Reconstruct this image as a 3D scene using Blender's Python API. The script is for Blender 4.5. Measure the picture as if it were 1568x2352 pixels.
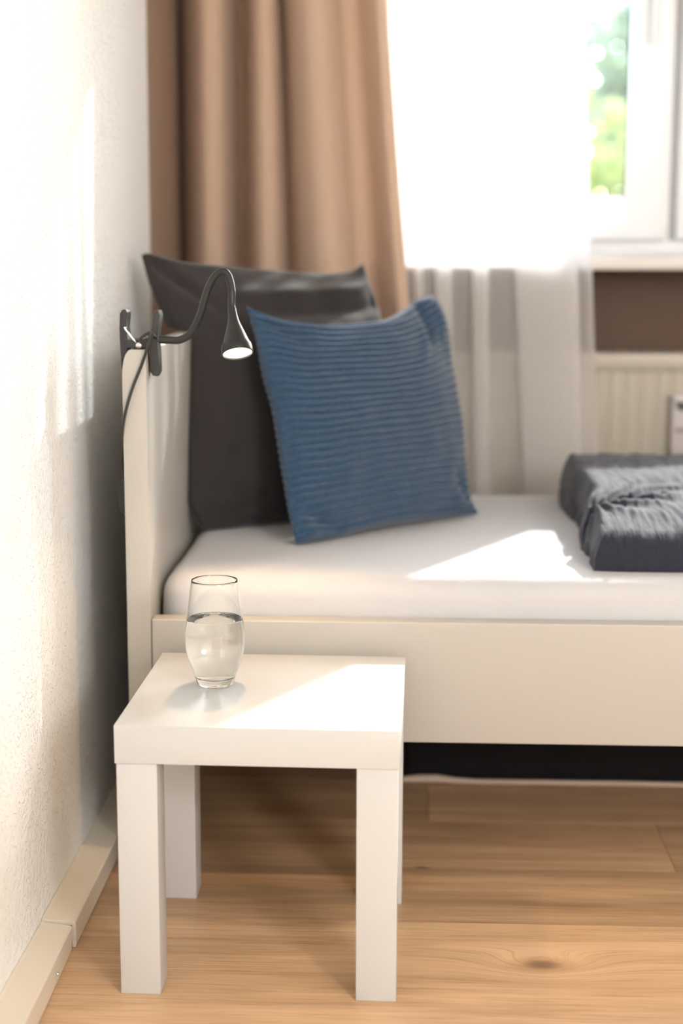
import bpy, bmesh, math, random
from mathutils import Vector, Matrix, noise

for o in list(bpy.data.objects):
    bpy.data.objects.remove(o)
S = bpy.context.scene
COL = S.collection
PI = math.pi

# ------------------------------------------------------------------ camera
F = Vector((-0.04051982, 0.98512885, -0.16697096))
R_ = Vector((0.99913559, 0.04150118, 0.00239093))
U_ = Vector((-0.00928487, 0.16672975, 0.98595891))
cd = bpy.data.cameras.new('camera')
cam = bpy.data.objects.new('camera', cd)
COL.objects.link(cam)
m = Matrix((R_, U_, -F)).transposed().to_4x4()
m.translation = Vector((0, 0, 0.93147))
cam.matrix_world = m
cd.sensor_fit = 'VERTICAL'
cd.sensor_height = 36.0
cd.lens = 3617.6 / 2352 * 36.0
cd.clip_start = 0.05
cd.clip_end = 200
cd.dof.use_dof = True
cd.dof.focus_distance = 2.10
cd.dof.aperture_fstop = 2.0
S.camera = cam

# ------------------------------------------------------------------ light
SUN_DIR = Vector((0.53, 1.0, 0.69)).normalized()       # towards the sun
sd = bpy.data.lights.new('sun', 'SUN')
sd.energy = 6.2
sd.angle = math.radians(0.9)
sd.color = (1.0, 0.975, 0.95)
sun = bpy.data.objects.new('sun', sd)
sun.rotation_euler = SUN_DIR.to_track_quat('Z', 'Y').to_euler()
sun.location = (3, 6, 6)
COL.objects.link(sun)

W = bpy.data.worlds.new('world')
S.world = W
W.use_nodes = True
nt = W.node_tree
bg = nt.nodes['Background']
sky = nt.nodes.new('ShaderNodeTexSky')
sky.sky_type = 'NISHITA'
sky.sun_disc = False
sky.sun_elevation = math.asin(SUN_DIR.z)
sky.sun_rotation = math.atan2(SUN_DIR.x, SUN_DIR.y)
sky.air_density = 1.0
sky.dust_density = 1.0
nt.links.new(sky.outputs[0], bg.inputs[0])
bg.inputs[1].default_value = 1.75

def portal(name, loc, rot, sx, sy):
    l = bpy.data.lights.new(name, 'AREA')
    l.shape = 'RECTANGLE'
    l.size = sx
    l.size_y = sy
    l.cycles.is_portal = True
    o = bpy.data.objects.new(name, l)
    o.location = loc
    o.rotation_euler = rot
    COL.objects.link(o)
cl = bpy.data.lights.new('room_fill', 'POINT')      # added warm fill behind the camera, no real lamp there
cl.shadow_soft_size = 0.30
cl.energy = 88
cl.color = (1.0, 0.955, 0.91)
clo = bpy.data.objects.new('room_fill', cl)
clo.location = (1.45, -0.85, 1.55)
COL.objects.link(clo)
portal('window_portal', (0.58, 3.78, 1.5), (-PI / 2, 0, 0), 1.5, 1.25)

vs = S.view_settings
vs.view_transform = 'Standard'
vs.look = 'None'
vs.gamma = 1.0
vs.use_curve_mapping = False
vs.exposure = 0.86
S.cycles.max_bounces = 14
S.cycles.diffuse_bounces = 8
S.cycles.glossy_bounces = 6
S.cycles.transmission_bounces = 12
S.cycles.transparent_max_bounces = 16
S.cycles.caustics_refractive = True
S.cycles.caustics_reflective = False
S.cycles.sample_clamp_indirect = 6.0
S.cycles.blur_glossy = 0.5

# ------------------------------------------------------------------ helpers
def mat(name, color, rough=0.5, metallic=0.0, spec=0.5, coat=0.0):
    M = bpy.data.materials.new(name)
    M.use_nodes = True
    b = M.node_tree.nodes['Principled BSDF']
    b.inputs['Base Color'].default_value = (*color, 1)
    b.inputs['Roughness'].default_value = rough
    b.inputs['Metallic'].default_value = metallic
    b.inputs['Specular IOR Level'].default_value = spec
    b.inputs['Coat Weight'].default_value = coat
    return M

def N(M, kind, **kw):
    n = M.node_tree.nodes.new(kind)
    for k, v in kw.items():
        setattr(n, k, v)
    return n

def L(M, a, b):
    M.node_tree.links.new(a, b)

def bsdf(M):
    return M.node_tree.nodes['Principled BSDF']

def bump(M, height, strength=0.3, dist=0.001, prev=None):
    b = N(M, 'ShaderNodeBump')
    b.inputs['Strength'].default_value = strength
    b.inputs['Distance'].default_value = dist
    L(M, height, b.inputs['Height'])
    if prev is not None:
        L(M, prev, b.inputs['Normal'])
    return b.outputs[0]

def noise_tex(M, scale, detail=3, rough=0.5, stretch=None, coord='Object', dist=0.0):
    tc = N(M, 'ShaderNodeTexCoord')
    src = tc.outputs[coord]
    if stretch:
        mp = N(M, 'ShaderNodeMapping')
        mp.inputs['Scale'].default_value = stretch
        L(M, src, mp.inputs[0])
        src = mp.outputs[0]
    n = N(M, 'ShaderNodeTexNoise')
    n.inputs['Scale'].default_value = scale
    n.inputs['Detail'].default_value = detail
    n.inputs['Roughness'].default_value = rough
    n.inputs['Distortion'].default_value = dist
    L(M, src, n.inputs['Vector'])
    return n.outputs['Fac']

def ramp(M, fac, stops):
    r = N(M, 'ShaderNodeValToRGB')
    els = r.color_ramp.elements
    els[0].position, els[0].color = stops[0][0], (*stops[0][1], 1)
    els[1].position, els[1].color = stops[-1][0], (*stops[-1][1], 1)
    for p, c in stops[1:-1]:
        e = els.new(p)
        e.color = (*c, 1)
    L(M, fac, r.inputs[0])
    return r.outputs[0]

def world_of(p):
    v = Vector((0, 0, 0))
    while p is not None:
        v += Vector(p.location)
        p = p.parent
    return v

def obj(name, bm, M, parent=None, smooth=True, base=None, label=None, autosmooth=True):
    """bm holds world coordinates; linked relative to its parent or to base."""
    off = world_of(parent) if parent else Vector(base or (0, 0, 0))
    bmesh.ops.recalc_face_normals(bm, faces=bm.faces[:])
    bmesh.ops.translate(bm, verts=bm.verts[:], vec=-off)
    me = bpy.data.meshes.new(name)
    bm.to_mesh(me)
    bm.free()
    if smooth:
        for p in me.polygons:
            p.use_smooth = True
        if autosmooth:
            me.set_sharp_from_angle(angle=math.radians(40))
    me.materials.append(M)
    o = bpy.data.objects.new(name, me)
    COL.objects.link(o)
    if parent:
        o.parent = parent
    else:
        o.location = off
    if label:
        o['label'] = label
    return o

def thing(name, label, cat, loc, group=None):
    o = bpy.data.objects.new(name, None)
    o.empty_display_size = 0.05
    o.location = loc
    COL.objects.link(o)
    tag(o, label, cat, group)
    return o

def tag(o, label, cat, group=None):
    o['label'] = label
    o['category'] = cat
    if group:
        o['group'] = group
    return o

def structure(o):
    o['kind'] = 'structure'
    return o

def box(bm, x0, x1, y0, y1, z0, z1, bev=0.0, seg=2):
    vs_ = [bm.verts.new((x, y, z)) for x in (x0, x1) for y in (y0, y1) for z in (z0, z1)]
    f = []
    for q in ((0, 1, 3, 2), (4, 6, 7, 5), (0, 4, 5, 1), (2, 3, 7, 6), (0, 2, 6, 4), (1, 5, 7, 3)):
        f.append(bm.faces.new([vs_[i] for i in q]))
    if bev > 0:
        es = set()
        for q in f:
            es.update(q.edges)
        bmesh.ops.bevel(bm, geom=list(es), offset=bev, segments=seg, profile=0.6, affect='EDGES')
    return bm

def BM():
    return bmesh.new()

def rot_verts(bm, pivot, ang, axis='Z'):
    bmesh.ops.rotate(bm, verts=bm.verts[:], cent=pivot, matrix=Matrix.Rotation(ang, 3, axis))

def spline(pts, n):
    """Catmull-Rom through points, n samples, roughly uniform in arc length."""
    P = [Vector(p) for p in pts]
    P = [P[0] * 2 - P[1]] + P + [P[-1] * 2 - P[-2]]
    fine = []
    for i in range(1, len(P) - 2):
        for k in range(24):
            t = k / 24
            a, b, c, d = P[i - 1], P[i], P[i + 1], P[i + 2]
            fine.append(0.5 * (2 * b + (c - a) * t + (2 * a - 5 * b + 4 * c - d) * t * t + (3 * b - a - 3 * c + d) * t ** 3))
    fine.append(P[-2])
    cum = [0]
    for i in range(1, len(fine)):
        cum.append(cum[-1] + (fine[i] - fine[i - 1]).length)
    out = []
    j = 0
    for k in range(n):
        s = cum[-1] * k / (n - 1)
        while j < len(cum) - 2 and cum[j + 1] < s:
            j += 1
        d = cum[j + 1] - cum[j]
        t = (s - cum[j]) / d if d > 0 else 0
        out.append(fine[j].lerp(fine[j + 1], min(1, t)))
    return out

def tube(bm, pts, rad, seg=10, n=None, caps=True):
    """swept tube; rad is a number or a list the length of the sampled path"""
    P = spline(pts, n) if n else [Vector(p) for p in pts]
    rings = []
    up = Vector((0.13, 0.31, 0.94)).normalized()
    T0 = (P[1] - P[0]).normalized()
    A = (up - T0 * up.dot(T0)).normalized()
    for i, p in enumerate(P):
        T = (P[min(i + 1, len(P) - 1)] - P[max(i - 1, 0)]).normalized()
        A = (A - T * A.dot(T)).normalized()
        B = T.cross(A)
        r = rad[i] if isinstance(rad, (list, tuple)) else rad
        rings.append([bm.verts.new(p + (A * math.cos(2 * PI * k / seg) + B * math.sin(2 * PI * k / seg)) * r) for k in range(seg)])
    for a, b in zip(rings, rings[1:]):
        for k in range(seg):
            bm.faces.new((a[k], a[(k + 1) % seg], b[(k + 1) % seg], b[k]))
    if caps:
        bm.faces.new(rings[0][::-1])
        bm.faces.new(rings[-1])
    return bm

def lathe(bm, prof, seg=64, origin=(0, 0, 0), axis=Vector((0, 0, 1)), close=False):
    """prof: (radius, height) along axis"""
    axis = Vector(axis).normalized()
    q = Vector((0, 0, 1)).rotation_difference(axis)
    O = Vector(origin)
    rings = []
    for r, z in prof:
        if r < 1e-6:
            rings.append([bm.verts.new(O + q @ Vector((0, 0, z)))])
        else:
            rings.append([bm.verts.new(O + q @ Vector((r * math.cos(2 * PI * k / seg), r * math.sin(2 * PI * k / seg), z))) for k in range(seg)])
    for a, b in zip(rings, rings[1:]):
        for k in range(seg):
            k2 = (k + 1) % seg
            if len(a) == 1:
                bm.faces.new((a[0], b[k2], b[k]))
            elif len(b) == 1:
                bm.faces.new((a[k], a[k2], b[0]))
            else:
                bm.faces.new((a[k], a[k2], b[k2], b[k]))
    return bm

def prism(bm, outline, axis, a0, a1, bev=0.0, seg=2):
    """extrude a 2D outline along axis ('X','Y','Z') from a0 to a1; outline in the other two coords"""
    def V(p, a):
        if axis == 'X':
            return (a, p[0], p[1])
        if axis == 'Y':
            return (p[0], a, p[1])
        return (p[0], p[1], a)
    A = [bm.verts.new(V(p, a0)) for p in outline]
    B = [bm.verts.new(V(p, a1)) for p in outline]
    n = len(A)
    f = [bm.faces.new(A[::-1]), bm.faces.new(B)]
    for k in range(n):
        f.append(bm.faces.new((A[k], A[(k + 1) % n], B[(k + 1) % n], B[k])))
    if bev > 0:
        es = list(f[0].edges) + list(f[1].edges)
        bmesh.ops.bevel(bm, geom=es, offset=bev, segments=seg, profile=0.6, affect='EDGES')
    return bm

# ------------------------------------------------------------------ materials
WALL_X = -0.482

def wall_material():
    M = mat('woodchip_wallpaper', (0.80, 0.79, 0.77), 0.62, spec=0.35)
    # window end of the wall is painted taupe; the rest is white
    geo = N(M, 'ShaderNodeNewGeometry')
    sep = N(M, 'ShaderNodeSeparateXYZ')
    L(M, geo.outputs['Position'], sep.inputs[0])
    gt = N(M, 'ShaderNodeMath', operation='GREATER_THAN')
    gt.inputs[1].default_value = 2.975
    L(M, sep.outputs['Y'], gt.inputs[0])
    mix = N(M, 'ShaderNodeMix', data_type='RGBA')
    L(M, gt.outputs[0], mix.inputs['Factor'])
    mix.inputs['A'].default_value = (0.77, 0.80, 0.815, 1)
    mix.inputs['B'].default_value = (0.30, 0.215, 0.165, 1)
    L(M, mix.outputs['Result'], bsdf(M).inputs['Base Color'])
    n1 = noise_tex(M, 165, 2, 0.6, stretch=(1, 1, 0.8))
    chips = ramp(M, n1, [(0.50, (0, 0, 0)), (0.74, (1, 1, 1))])
    n2 = noise_tex(M, 420, 2, 0.6)
    n3 = noise_tex(M, 9, 2, 0.5)
    nb = bump(M, n3, 0.5, 0.004)
    nb = bump(M, n2, 0.35, 0.0008, nb)
    nb = bump(M, chips, 1.0, 0.0017, nb)
    L(M, nb, bsdf(M).inputs['Normal'])
    return M

def plaster(name, col):
    M = mat(name, col, 0.8, spec=0.3)
    n = noise_tex(M, 160, 3, 0.6)
    L(M, bump(M, n, 0.3, 0.001), bsdf(M).inputs['Normal'])
    return M

M_wall = wall_material()
M_taupe = plaster('taupe_paint', (0.12, 0.080, 0.062))
M_white_wall = plaster('white_paint', (0.80, 0.785, 0.76))
M_ceiling = plaster('ceiling_paint', (0.84, 0.83, 0.81))

def lacquer(name, col, rough=0.32):
    M = mat(name, col, rough, spec=0.5)
    n = noise_tex(M, 900, 2, 0.5)
    L(M, bump(M, n, 0.06, 0.0004), bsdf(M).inputs['Normal'])
    return M

M_table = lacquer('white_foil', (0.485, 0.505, 0.515), 0.34)
M_bed = lacquer('bed_white_lacquer', (0.41, 0.40, 0.375), 0.36)
M_duct = lacquer('duct_plastic', (0.62, 0.575, 0.50), 0.42)
M_upvc = lacquer('window_upvc', (0.66, 0.68, 0.71), 0.3)
M_gasket = mat('grey_gasket', (0.50, 0.53, 0.54), 0.6)
M_sill = lacquer('sill_white', (0.62, 0.60, 0.58), 0.35)
M_rad = lacquer('radiator_enamel', (0.42, 0.39, 0.33), 0.35)
M_black = mat('matt_black_metal', (0.012, 0.0125, 0.013), 0.32, spec=0.45)
M_black_plastic = mat('black_plastic', (0.022, 0.023, 0.024), 0.5)
M_cable = mat('black_rubber', (0.02, 0.02, 0.019), 0.45)
M_steel = mat('nickel_steel', (0.72, 0.69, 0.64), 0.22, metallic=1.0)
M_dark_gap = mat('dark_inside', (0.02, 0.018, 0.015), 0.9)
M_slat = mat('birch_slat', (0.5, 0.36, 0.22), 0.5)

def wood_floor():
    M = mat('oak_floor', (0.4, 0.25, 0.14), 0.42, spec=0.4)
    tc = N(M, 'ShaderNodeTexCoord')
    info = N(M, 'ShaderNodeObjectInfo')
    geo = N(M, 'ShaderNodeNewGeometry')
    # shift the grain per plank
    comb = N(M, 'ShaderNodeCombineXYZ')
    mul = N(M, 'ShaderNodeMath', operation='MULTIPLY')
    mul.inputs[1].default_value = 37.0
    L(M, info.outputs['Random'], mul.inputs[0])
    L(M, mul.outputs[0], comb.inputs[0])
    L(M, mul.outputs[0], comb.inputs[2])
    add = N(M, 'ShaderNodeVectorMath', operation='ADD')
    L(M, geo.outputs['Position'], add.inputs[0])
    L(M, comb.outputs[0], add.inputs[1])
    # knot: local warp of the grain round one point of the floor
    knots = [(0.185, 1.950, 0.030), (0.03, 2.27, 0.010)]
    warp_sum = None
    knot_mask = None
    for kx, ky, kr in knots:
        sub = N(M, 'ShaderNodeVectorMath', operation='SUBTRACT')
        L(M, geo.outputs['Position'], sub.inputs[0])
        sub.inputs[1].default_value = (kx, ky, 0)
        sc = N(M, 'ShaderNodeVectorMath', operation='MULTIPLY')
        L(M, sub.outputs[0], sc.inputs[0])
        sc.inputs[1].default_value = (0.38 / kr, 1.0 / kr * 0.75, 0)
        ln = N(M, 'ShaderNodeVectorMath', operation='LENGTH')
        L(M, sc.outputs[0], ln.inputs[0])
        sq = N(M, 'ShaderNodeMath', operation='POWER')
        L(M, ln.outputs['Value'], sq.inputs[0])
        sq.inputs[1].default_value = 2.0
        neg = N(M, 'ShaderNodeMath', operation='MULTIPLY')
        L(M, sq.outputs[0], neg.inputs[0])
        neg.inputs[1].default_value = -1.1
        ex = N(M, 'ShaderNodeMath', operation='EXPONENT')
        L(M, neg.outputs[0], ex.inputs[0])
        w = N(M, 'ShaderNodeMath', operation='MULTIPLY')
        L(M, ex.outputs[0], w.inputs[0])
        w.inputs[1].default_value = kr * 1.9
        if warp_sum is None:
            warp_sum, knot_mask = w.outputs[0], ex.outputs[0]
        else:
            a = N(M, 'ShaderNodeMath', operation='ADD')
            L(M, warp_sum, a.inputs[0])
            L(M, w.outputs[0], a.inputs[1])
            warp_sum = a.outputs[0]
            a = N(M, 'ShaderNodeMath', operation='MAXIMUM')
            L(M, knot_mask, a.inputs[0])
            L(M, ex.outputs[0], a.inputs[1])
            knot_mask = a.outputs[0]
    wv = N(M, 'ShaderNodeCombineXYZ')
    L(M, warp_sum, wv.inputs[1])
    add2 = N(M, 'ShaderNodeVectorMath', operation='ADD')
    L(M, add.outputs[0], add2.inputs[0])
    L(M, wv.outputs[0], add2.inputs[1])
    def grain(scale, stretch, detail, dist=0.3, rough=0.6):
        mp = N(M, 'ShaderNodeMapping')
        mp.inputs['Scale'].default_value = stretch
        L(M, add2.outputs[0], mp.inputs[0])
        n = N(M, 'ShaderNodeTexNoise')
        n.inputs['Scale'].default_value = scale
        n.inputs['Detail'].default_value = detail
        n.inputs['Roughness'].default_value = rough
        n.inputs['Distortion'].default_value = dist
        L(M, mp.outputs[0], n.inputs['Vector'])
        return n.outputs['Fac']
    g1 = grain(1.0, (1.6, 22, 1), 4, 0.6)
    g2 = grain(1.0, (7, 260, 1), 4, 0.2, 0.7)
    g3 = grain(1.0, (1.2, 4, 1), 2, 0.3)
    c1 = ramp(M, g1, [(0.28, (0.39, 0.253, 0.147)), (0.5, (0.54, 0.36, 0.215)), (0.72, (0.67, 0.46, 0.28))])
    c2 = ramp(M, g2, [(0.30, (0.62, 0.58, 0.54)), (0.52, (1, 1, 1))])
    mx = N(M, 'ShaderNodeMix', data_type='RGBA', blend_type='MULTIPLY')
    mx.inputs['Factor'].default_value = 0.75
    L(M, c1, mx.inputs['A'])
    L(M, c2, mx.inputs['B'])
    hs = N(M, 'ShaderNodeHueSaturation')
    vr = N(M, 'ShaderNodeMapRange')
    vr.inputs['To Min'].default_value = 0.74
    vr.inputs['To Max'].default_value = 1.16
    L(M, info.outputs['Random'], vr.inputs['Value'])
    L(M, vr.outputs[0], hs.inputs['Value'])
    L(M, mx.outputs['Result'], hs.inputs['Color'])
    # patchy tone
    mx2 = N(M, 'ShaderNodeMix', data_type='RGBA', blend_type='MULTIPLY')
    mx2.inputs['Factor'].default_value = 0.5
    L(M, hs.outputs[0], mx2.inputs['A'])
    L(M, ramp(M, g3, [(0.3, (0.82, 0.82, 0.84)), (0.7, (1.1, 1.06, 1.0))]), mx2.inputs['B'])
    # knot dark heart and rings
    kc = ramp(M, knot_mask, [(0.60, (1, 1, 1)), (0.86, (0.74, 0.68, 0.64)), (0.99, (0.22, 0.18, 0.16))])
    mx3 = N(M, 'ShaderNodeMix', data_type='RGBA', blend_type='MULTIPLY')
    mx3.inputs['Factor'].default_value = 0.8
    L(M, mx2.outputs['Result'], mx3.inputs['A'])
    L(M, kc, mx3.inputs['B'])
    L(M, mx3.outputs['Result'], bsdf(M).inputs['Base Color'])
    L(M, bump(M, g2, 0.12, 0.0006), bsdf(M).inputs['Normal'])
    return M
M_floor = wood_floor()

def cloth(name, col, weave=900, bstr=0.25, bdist=0.0006, rough=0.9, sheen=0.3, big=None, transl=0.0, vary=0.0):
    M = mat(name, col, rough, spec=0.2)
    b = bsdf(M)
    b.inputs['Sheen Weight'].default_value = sheen * 0.6
    b.inputs['Sheen Roughness'].default_value = 0.5
    n = noise_tex(M, weave, 2, 0.6)
    nb = bump(M, n, bstr, bdist)
    if big:
        sc, st, ds, stretch = big
        nb = bump(M, noise_tex(M, sc, 3, 0.55, stretch=stretch), st, ds, nb)
    L(M, nb, b.inputs['Normal'])
    if vary:
        v = noise_tex(M, weave * 0.35, 3, 0.7)
        c = ramp(M, v, [(0.3, tuple(x * (1 - vary) for x in col)), (0.7, tuple(min(1, x * (1 + vary)) for x in col))])
        L(M, c, b.inputs['Base Color'])
    if transl > 0:
        t = N(M, 'ShaderNodeBsdfTranslucent')
        t.inputs[0].default_value = (*[min(1, c * 1.5) for c in col], 1)
        mx = N(M, 'ShaderNodeMixShader')
        mx.inputs[0].default_value = transl
        out = M.node_tree.nodes['Material Output']
        L(M, b.outputs[0], mx.inputs[1])
        L(M, t.outputs[0], mx.inputs[2])
        L(M, mx.outputs[0], out.inputs[0])
    return M

M_mattress = cloth('white_jersey', (0.475, 0.485, 0.51), 260, 0.35, 0.0012, 0.95, 0.15, big=(14, 0.35, 0.006, (1, 1, 1)))
M_dark_pillow = cloth('charcoal_cotton', (0.026, 0.024, 0.026), 1200, 0.15, 0.0003, 0.85, 0.35)
M_blue = cloth('blue_cord_velour', (0.027, 0.066, 0.125), 500, 0.5, 0.0009, 0.9, 0.45, vary=0.35)
M_duvet = cloth('anthracite_muslin', (0.021, 0.024, 0.038), 700, 0.4, 0.0008, 0.9, 0.25, big=(1.0, 0.9, 0.004, (150, 22, 60)))
M_curtain = cloth('taupe_curtain', (0.55, 0.42, 0.325), 1500, 0.2, 0.0004, 0.9, 0.2, transl=0.14)
M_bag = cloth('black_bag_fabric', (0.010, 0.010, 0.012), 900, 0.3, 0.0006, 0.9, 0.05)
M_bag_edge = cloth('pale_piping', (0.55, 0.47, 0.40), 900, 0.3, 0.0006, 0.9, 0.1)

def sheer_material():
    M = bpy.data.materials.new('white_voile')
    M.use_nodes = True
    nt = M.node_tree
    nt.nodes.remove(nt.nodes['Principled BSDF'])
    out = nt.nodes['Material Output']
    tr = N(M, 'ShaderNodeBsdfTransparent')
    tr.inputs[0].default_value = (0.98, 0.97, 0.96, 1)
    tl = N(M, 'ShaderNodeBsdfTranslucent')
    tl.inputs[0].default_value = (0.86, 0.86, 0.87, 1)
    df = N(M, 'ShaderNodeBsdfDiffuse')
    df.inputs[0].default_value = (0.80, 0.80, 0.80, 1)
    m1 = N(M, 'ShaderNodeMixShader')
    m1.inputs[0].default_value = 0.5
    L(M, tl.outputs[0], m1.inputs[1])
    L(M, df.outputs[0], m1.inputs[2])
    m2 = N(M, 'ShaderNodeMixShader')
    w = noise_tex(M, 1.0, 2, 0.5, stretch=(900, 900, 60))
    mr = N(M, 'ShaderNodeMapRange')
    mr.inputs['To Min'].default_value = 0.50
    mr.inputs['To Max'].default_value = 0.66
    L(M, w, mr.inputs['Value'])
    L(M, mr.outputs[0], m2.inputs[0])
    L(M, tr.outputs[0], m2.inputs[1])
    L(M, m1.outputs[0], m2.inputs[2])
    L(M, m2.outputs[0], out.inputs[0])
    return M
M_sheer = sheer_material()

def pane_material():
    M = bpy.data.materials.new('window_glass')
    M.use_nodes = True
    nt = M.node_tree
    nt.nodes.remove(nt.nodes['Principled BSDF'])
    out = nt.nodes['Material Output']
    tr = N(M, 'ShaderNodeBsdfTransparent')
    tr.inputs[0].default_value = (0.95, 0.97, 0.96, 1)
    gl = N(M, 'ShaderNodeBsdfGlossy')
    gl.inputs['Roughness'].default_value = 0.02
    fr = N(M, 'ShaderNodeFresnel')
    fr.inputs[0].default_value = 1.3
    m2 = N(M, 'ShaderNodeMixShader')
    L(M, fr.outputs[0], m2.inputs[0])
    L(M, tr.outputs[0], m2.inputs[1])
    L(M, gl.outputs[0], m2.inputs[2])
    L(M, m2.outputs[0], out.inputs[0])
    return M
M_pane = pane_material()

def refract(name, ior, col=(1, 1, 1)):
    M = mat(name, col, 0.0)
    b = bsdf(M)
    b.inputs['Transmission Weight'].default_value = 1.0
    b.inputs['IOR'].default_value = ior
    return M
M_glass = refract('drinking_glass', 1.48, (0.99, 1.0, 0.99))
M_water = refract('water', 1.33)

M_lens = bpy.data.materials.new('lit_lens')
M_lens.use_nodes = True
bsdf(M_lens).inputs['Base Color'].default_value = (1, 0.9, 0.75, 1)
bsdf(M_lens).inputs['Emission Color'].default_value = (1.0, 0.86, 0.66, 1)
bsdf(M_lens).inputs['Emission Strength'].default_value = 3.0

def leaf_material():
    M = bpy.data.materials.new('leaves')
    M.use_nodes = True
    b = bsdf(M)
    n = noise_tex(M, 1.1, 3, 0.6)
    c = ramp(M, n, [(0.35, (0.19, 0.205, 0.17)), (0.5, (0.27, 0.285, 0.17)), (0.66, (0.46, 0.43, 0.20))])
    L(M, c, b.inputs['Base Color'])
    b.inputs['Roughness'].default_value = 0.6
    t = N(M, 'ShaderNodeBsdfTranslucent')
    L(M, c, t.inputs[0])
    mx = N(M, 'ShaderNodeMixShader')
    mx.inputs[0].default_value = 0.5
    L(M, b.outputs[0], mx.inputs[1])
    L(M, t.outputs[0], mx.inputs[2])
    L(M, mx.outputs[0], M.node_tree.nodes['Material Output'].inputs[0])
    return M
M_leaf = leaf_material()
M_bark = plaster('bark', (0.10, 0.07, 0.045))
M_lawn = plaster('lawn_grass', (0.13, 0.22, 0.05))

# ------------------------------------------------------------------ the room
RX, RY0, WY, RZ = 2.9, -1.6, 3.50, 2.5     # right wall, near wall, window wall, ceiling
structure(obj('wall_left', box(BM(), WALL_X - 0.12, WALL_X, RY0 - 0.12, WY + 0.26, -0.02, RZ), M_wall, smooth=False))
structure(obj('wall_right', box(BM(), RX, RX + 0.12, RY0 - 0.12, WY + 0.26, -0.02, RZ), M_white_wall, smooth=False))
structure(obj('ceiling', box(BM(), WALL_X - 0.12, RX + 0.12, RY0 - 0.12, WY + 0.26, RZ, RZ + 0.12), M_ceiling, smooth=False))

def holed_wall(bm, x0, x1, y0, y1, z0, z1, hx0, hx1, hz0, hz1):
    for a, b, c, d in ((x0, hx0, z0, z1), (hx1, x1, z0, z1), (hx0, hx1, z0, hz0), (hx0, hx1, hz1, z1)):
        box(bm, a, b, y0, y1, c, d)
    return bm
WX0, WX1, WZ0, WZ1 = -0.10, 1.28, 0.905, 2.07
structure(obj('wall_far', holed_wall(BM(), WALL_X, RX, WY, WY + 0.26, -0.02, RZ, WX0, WX1, WZ0, WZ1), M_taupe, smooth=False))
structure(obj('wall_near', box(BM(), WALL_X, RX, RY0 - 0.12, RY0, -0.02, RZ), M_white_wall, smooth=False))

# floor: subfloor + individual oak planks running along X
fl = structure(obj('floor', box(BM(), WALL_X - 0.12, RX + 0.12, RY0 - 0.12, WY + 0.26, -0.10, -0.0125), M_dark_gap, smooth=False))
PW, PL = 0.1975, 1.29
rng = random.Random(4)
plank_bm = box(BM(), 0, PL - 0.0010, 0, PW - 0.0010, -0.012, 0)
plank_me = None
rows = int((WY - RY0) / PW) + 2
y_first = 1.879 - PW * 18
offsets = {19: 0.414 - 1.29 * 1}
for r in range(0, 27):
    y = y_first + r * PW
    if y > WY + 0.1 or y + PW < RY0 - 0.1:
        continue
    off = WALL_X - rng.uniform(0.05, PL - 0.1)
    if r == 20:                                  # end joint seen at the right under the bed rail
        off = 0.414 - PL
    if r in (17, 18, 19):
        off = (-0.55, -0.49, -0.62)[r - 17]
    x = off
    while x < RX + 0.1:
        if plank_me is None:
            o = obj('plank', plank_bm, M_floor, fl, smooth=False)
            plank_me = o.data
        else:
            o = bpy.data.objects.new('plank', plank_me)
            COL.objects.link(o)
            o.parent = fl
        o.location = (x, y, 0)
        x += PL

# cable duct used as a skirting along the left wall, broken joint near the table
duct = structure(thing('baseboard_left', 'white plastic cable duct', '', (WALL_X, 1.97, 0)))
del duct['category']
del duct['label']
DH = 0.0385
def duct_profile(dx=0.0, dz=0.0, w=0.046, h=DH):
    x0, x1 = WALL_X + 0.0005, WALL_X + w + dx
    return [(x0, 0.0008), (x1 - 0.0015, 0.0008 + dz), (x1, 0.004 + dz), (x1, h - 0.002 + dz), (x1 - 0.002, h + dz),
            (x0 + 0.003, h + dz * 0.3 + 0.0015), (x0, h + 0.003)]
bm = prism(BM(), duct_profile(), 'Y', 1.972, 3.28)
obj('duct_section', bm, M_duct, duct, smooth=False)
bm = BM()
pa, pb = duct_profile(-0.001), duct_profile(-0.0035, -0.0005, h=DH - 0.0035)
# near section: its end is lifted a few millimetres and pulled back from the joint
A = [bm.verts.new((p[0], RY0 + 0.001, p[1])) for p in pa]
Bv = [bm.verts.new((p[0], 1.80, p[1])) for p in pa]
Cv = [bm.verts.new((p[0], 1.966 - 0.010 * max(0, (DH * 0.8 - p[1])) / DH + (0.0045 if i > 4 else 0), p[1])) for i, p in enumerate(pb)]
n = len(A)
bm.faces.new(A[::-1])
bm.faces.new(Cv)
for a, b in ((A, Bv), (Bv, Cv)):
    for k in range(n):
        bm.faces.new((a[k], a[(k + 1) % n], b[(k + 1) % n], b[k]))
obj('duct_section', bm, M_duct, duct, smooth=False)
obj('duct_inside', box(BM(), WALL_X + 0.001, WALL_X + 0.0405, 1.930, 1.990, 0.001, DH - 0.006), M_dark_gap, duct, smooth=False)
obj('duct_screw', lathe(BM(), [(0, 0.0012), (0.0022, 0.001), (0.0026, 0)], 12, (WALL_X + 0.0462, 1.86, 0.017), (1, 0, 0)), M_steel, duct)

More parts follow.
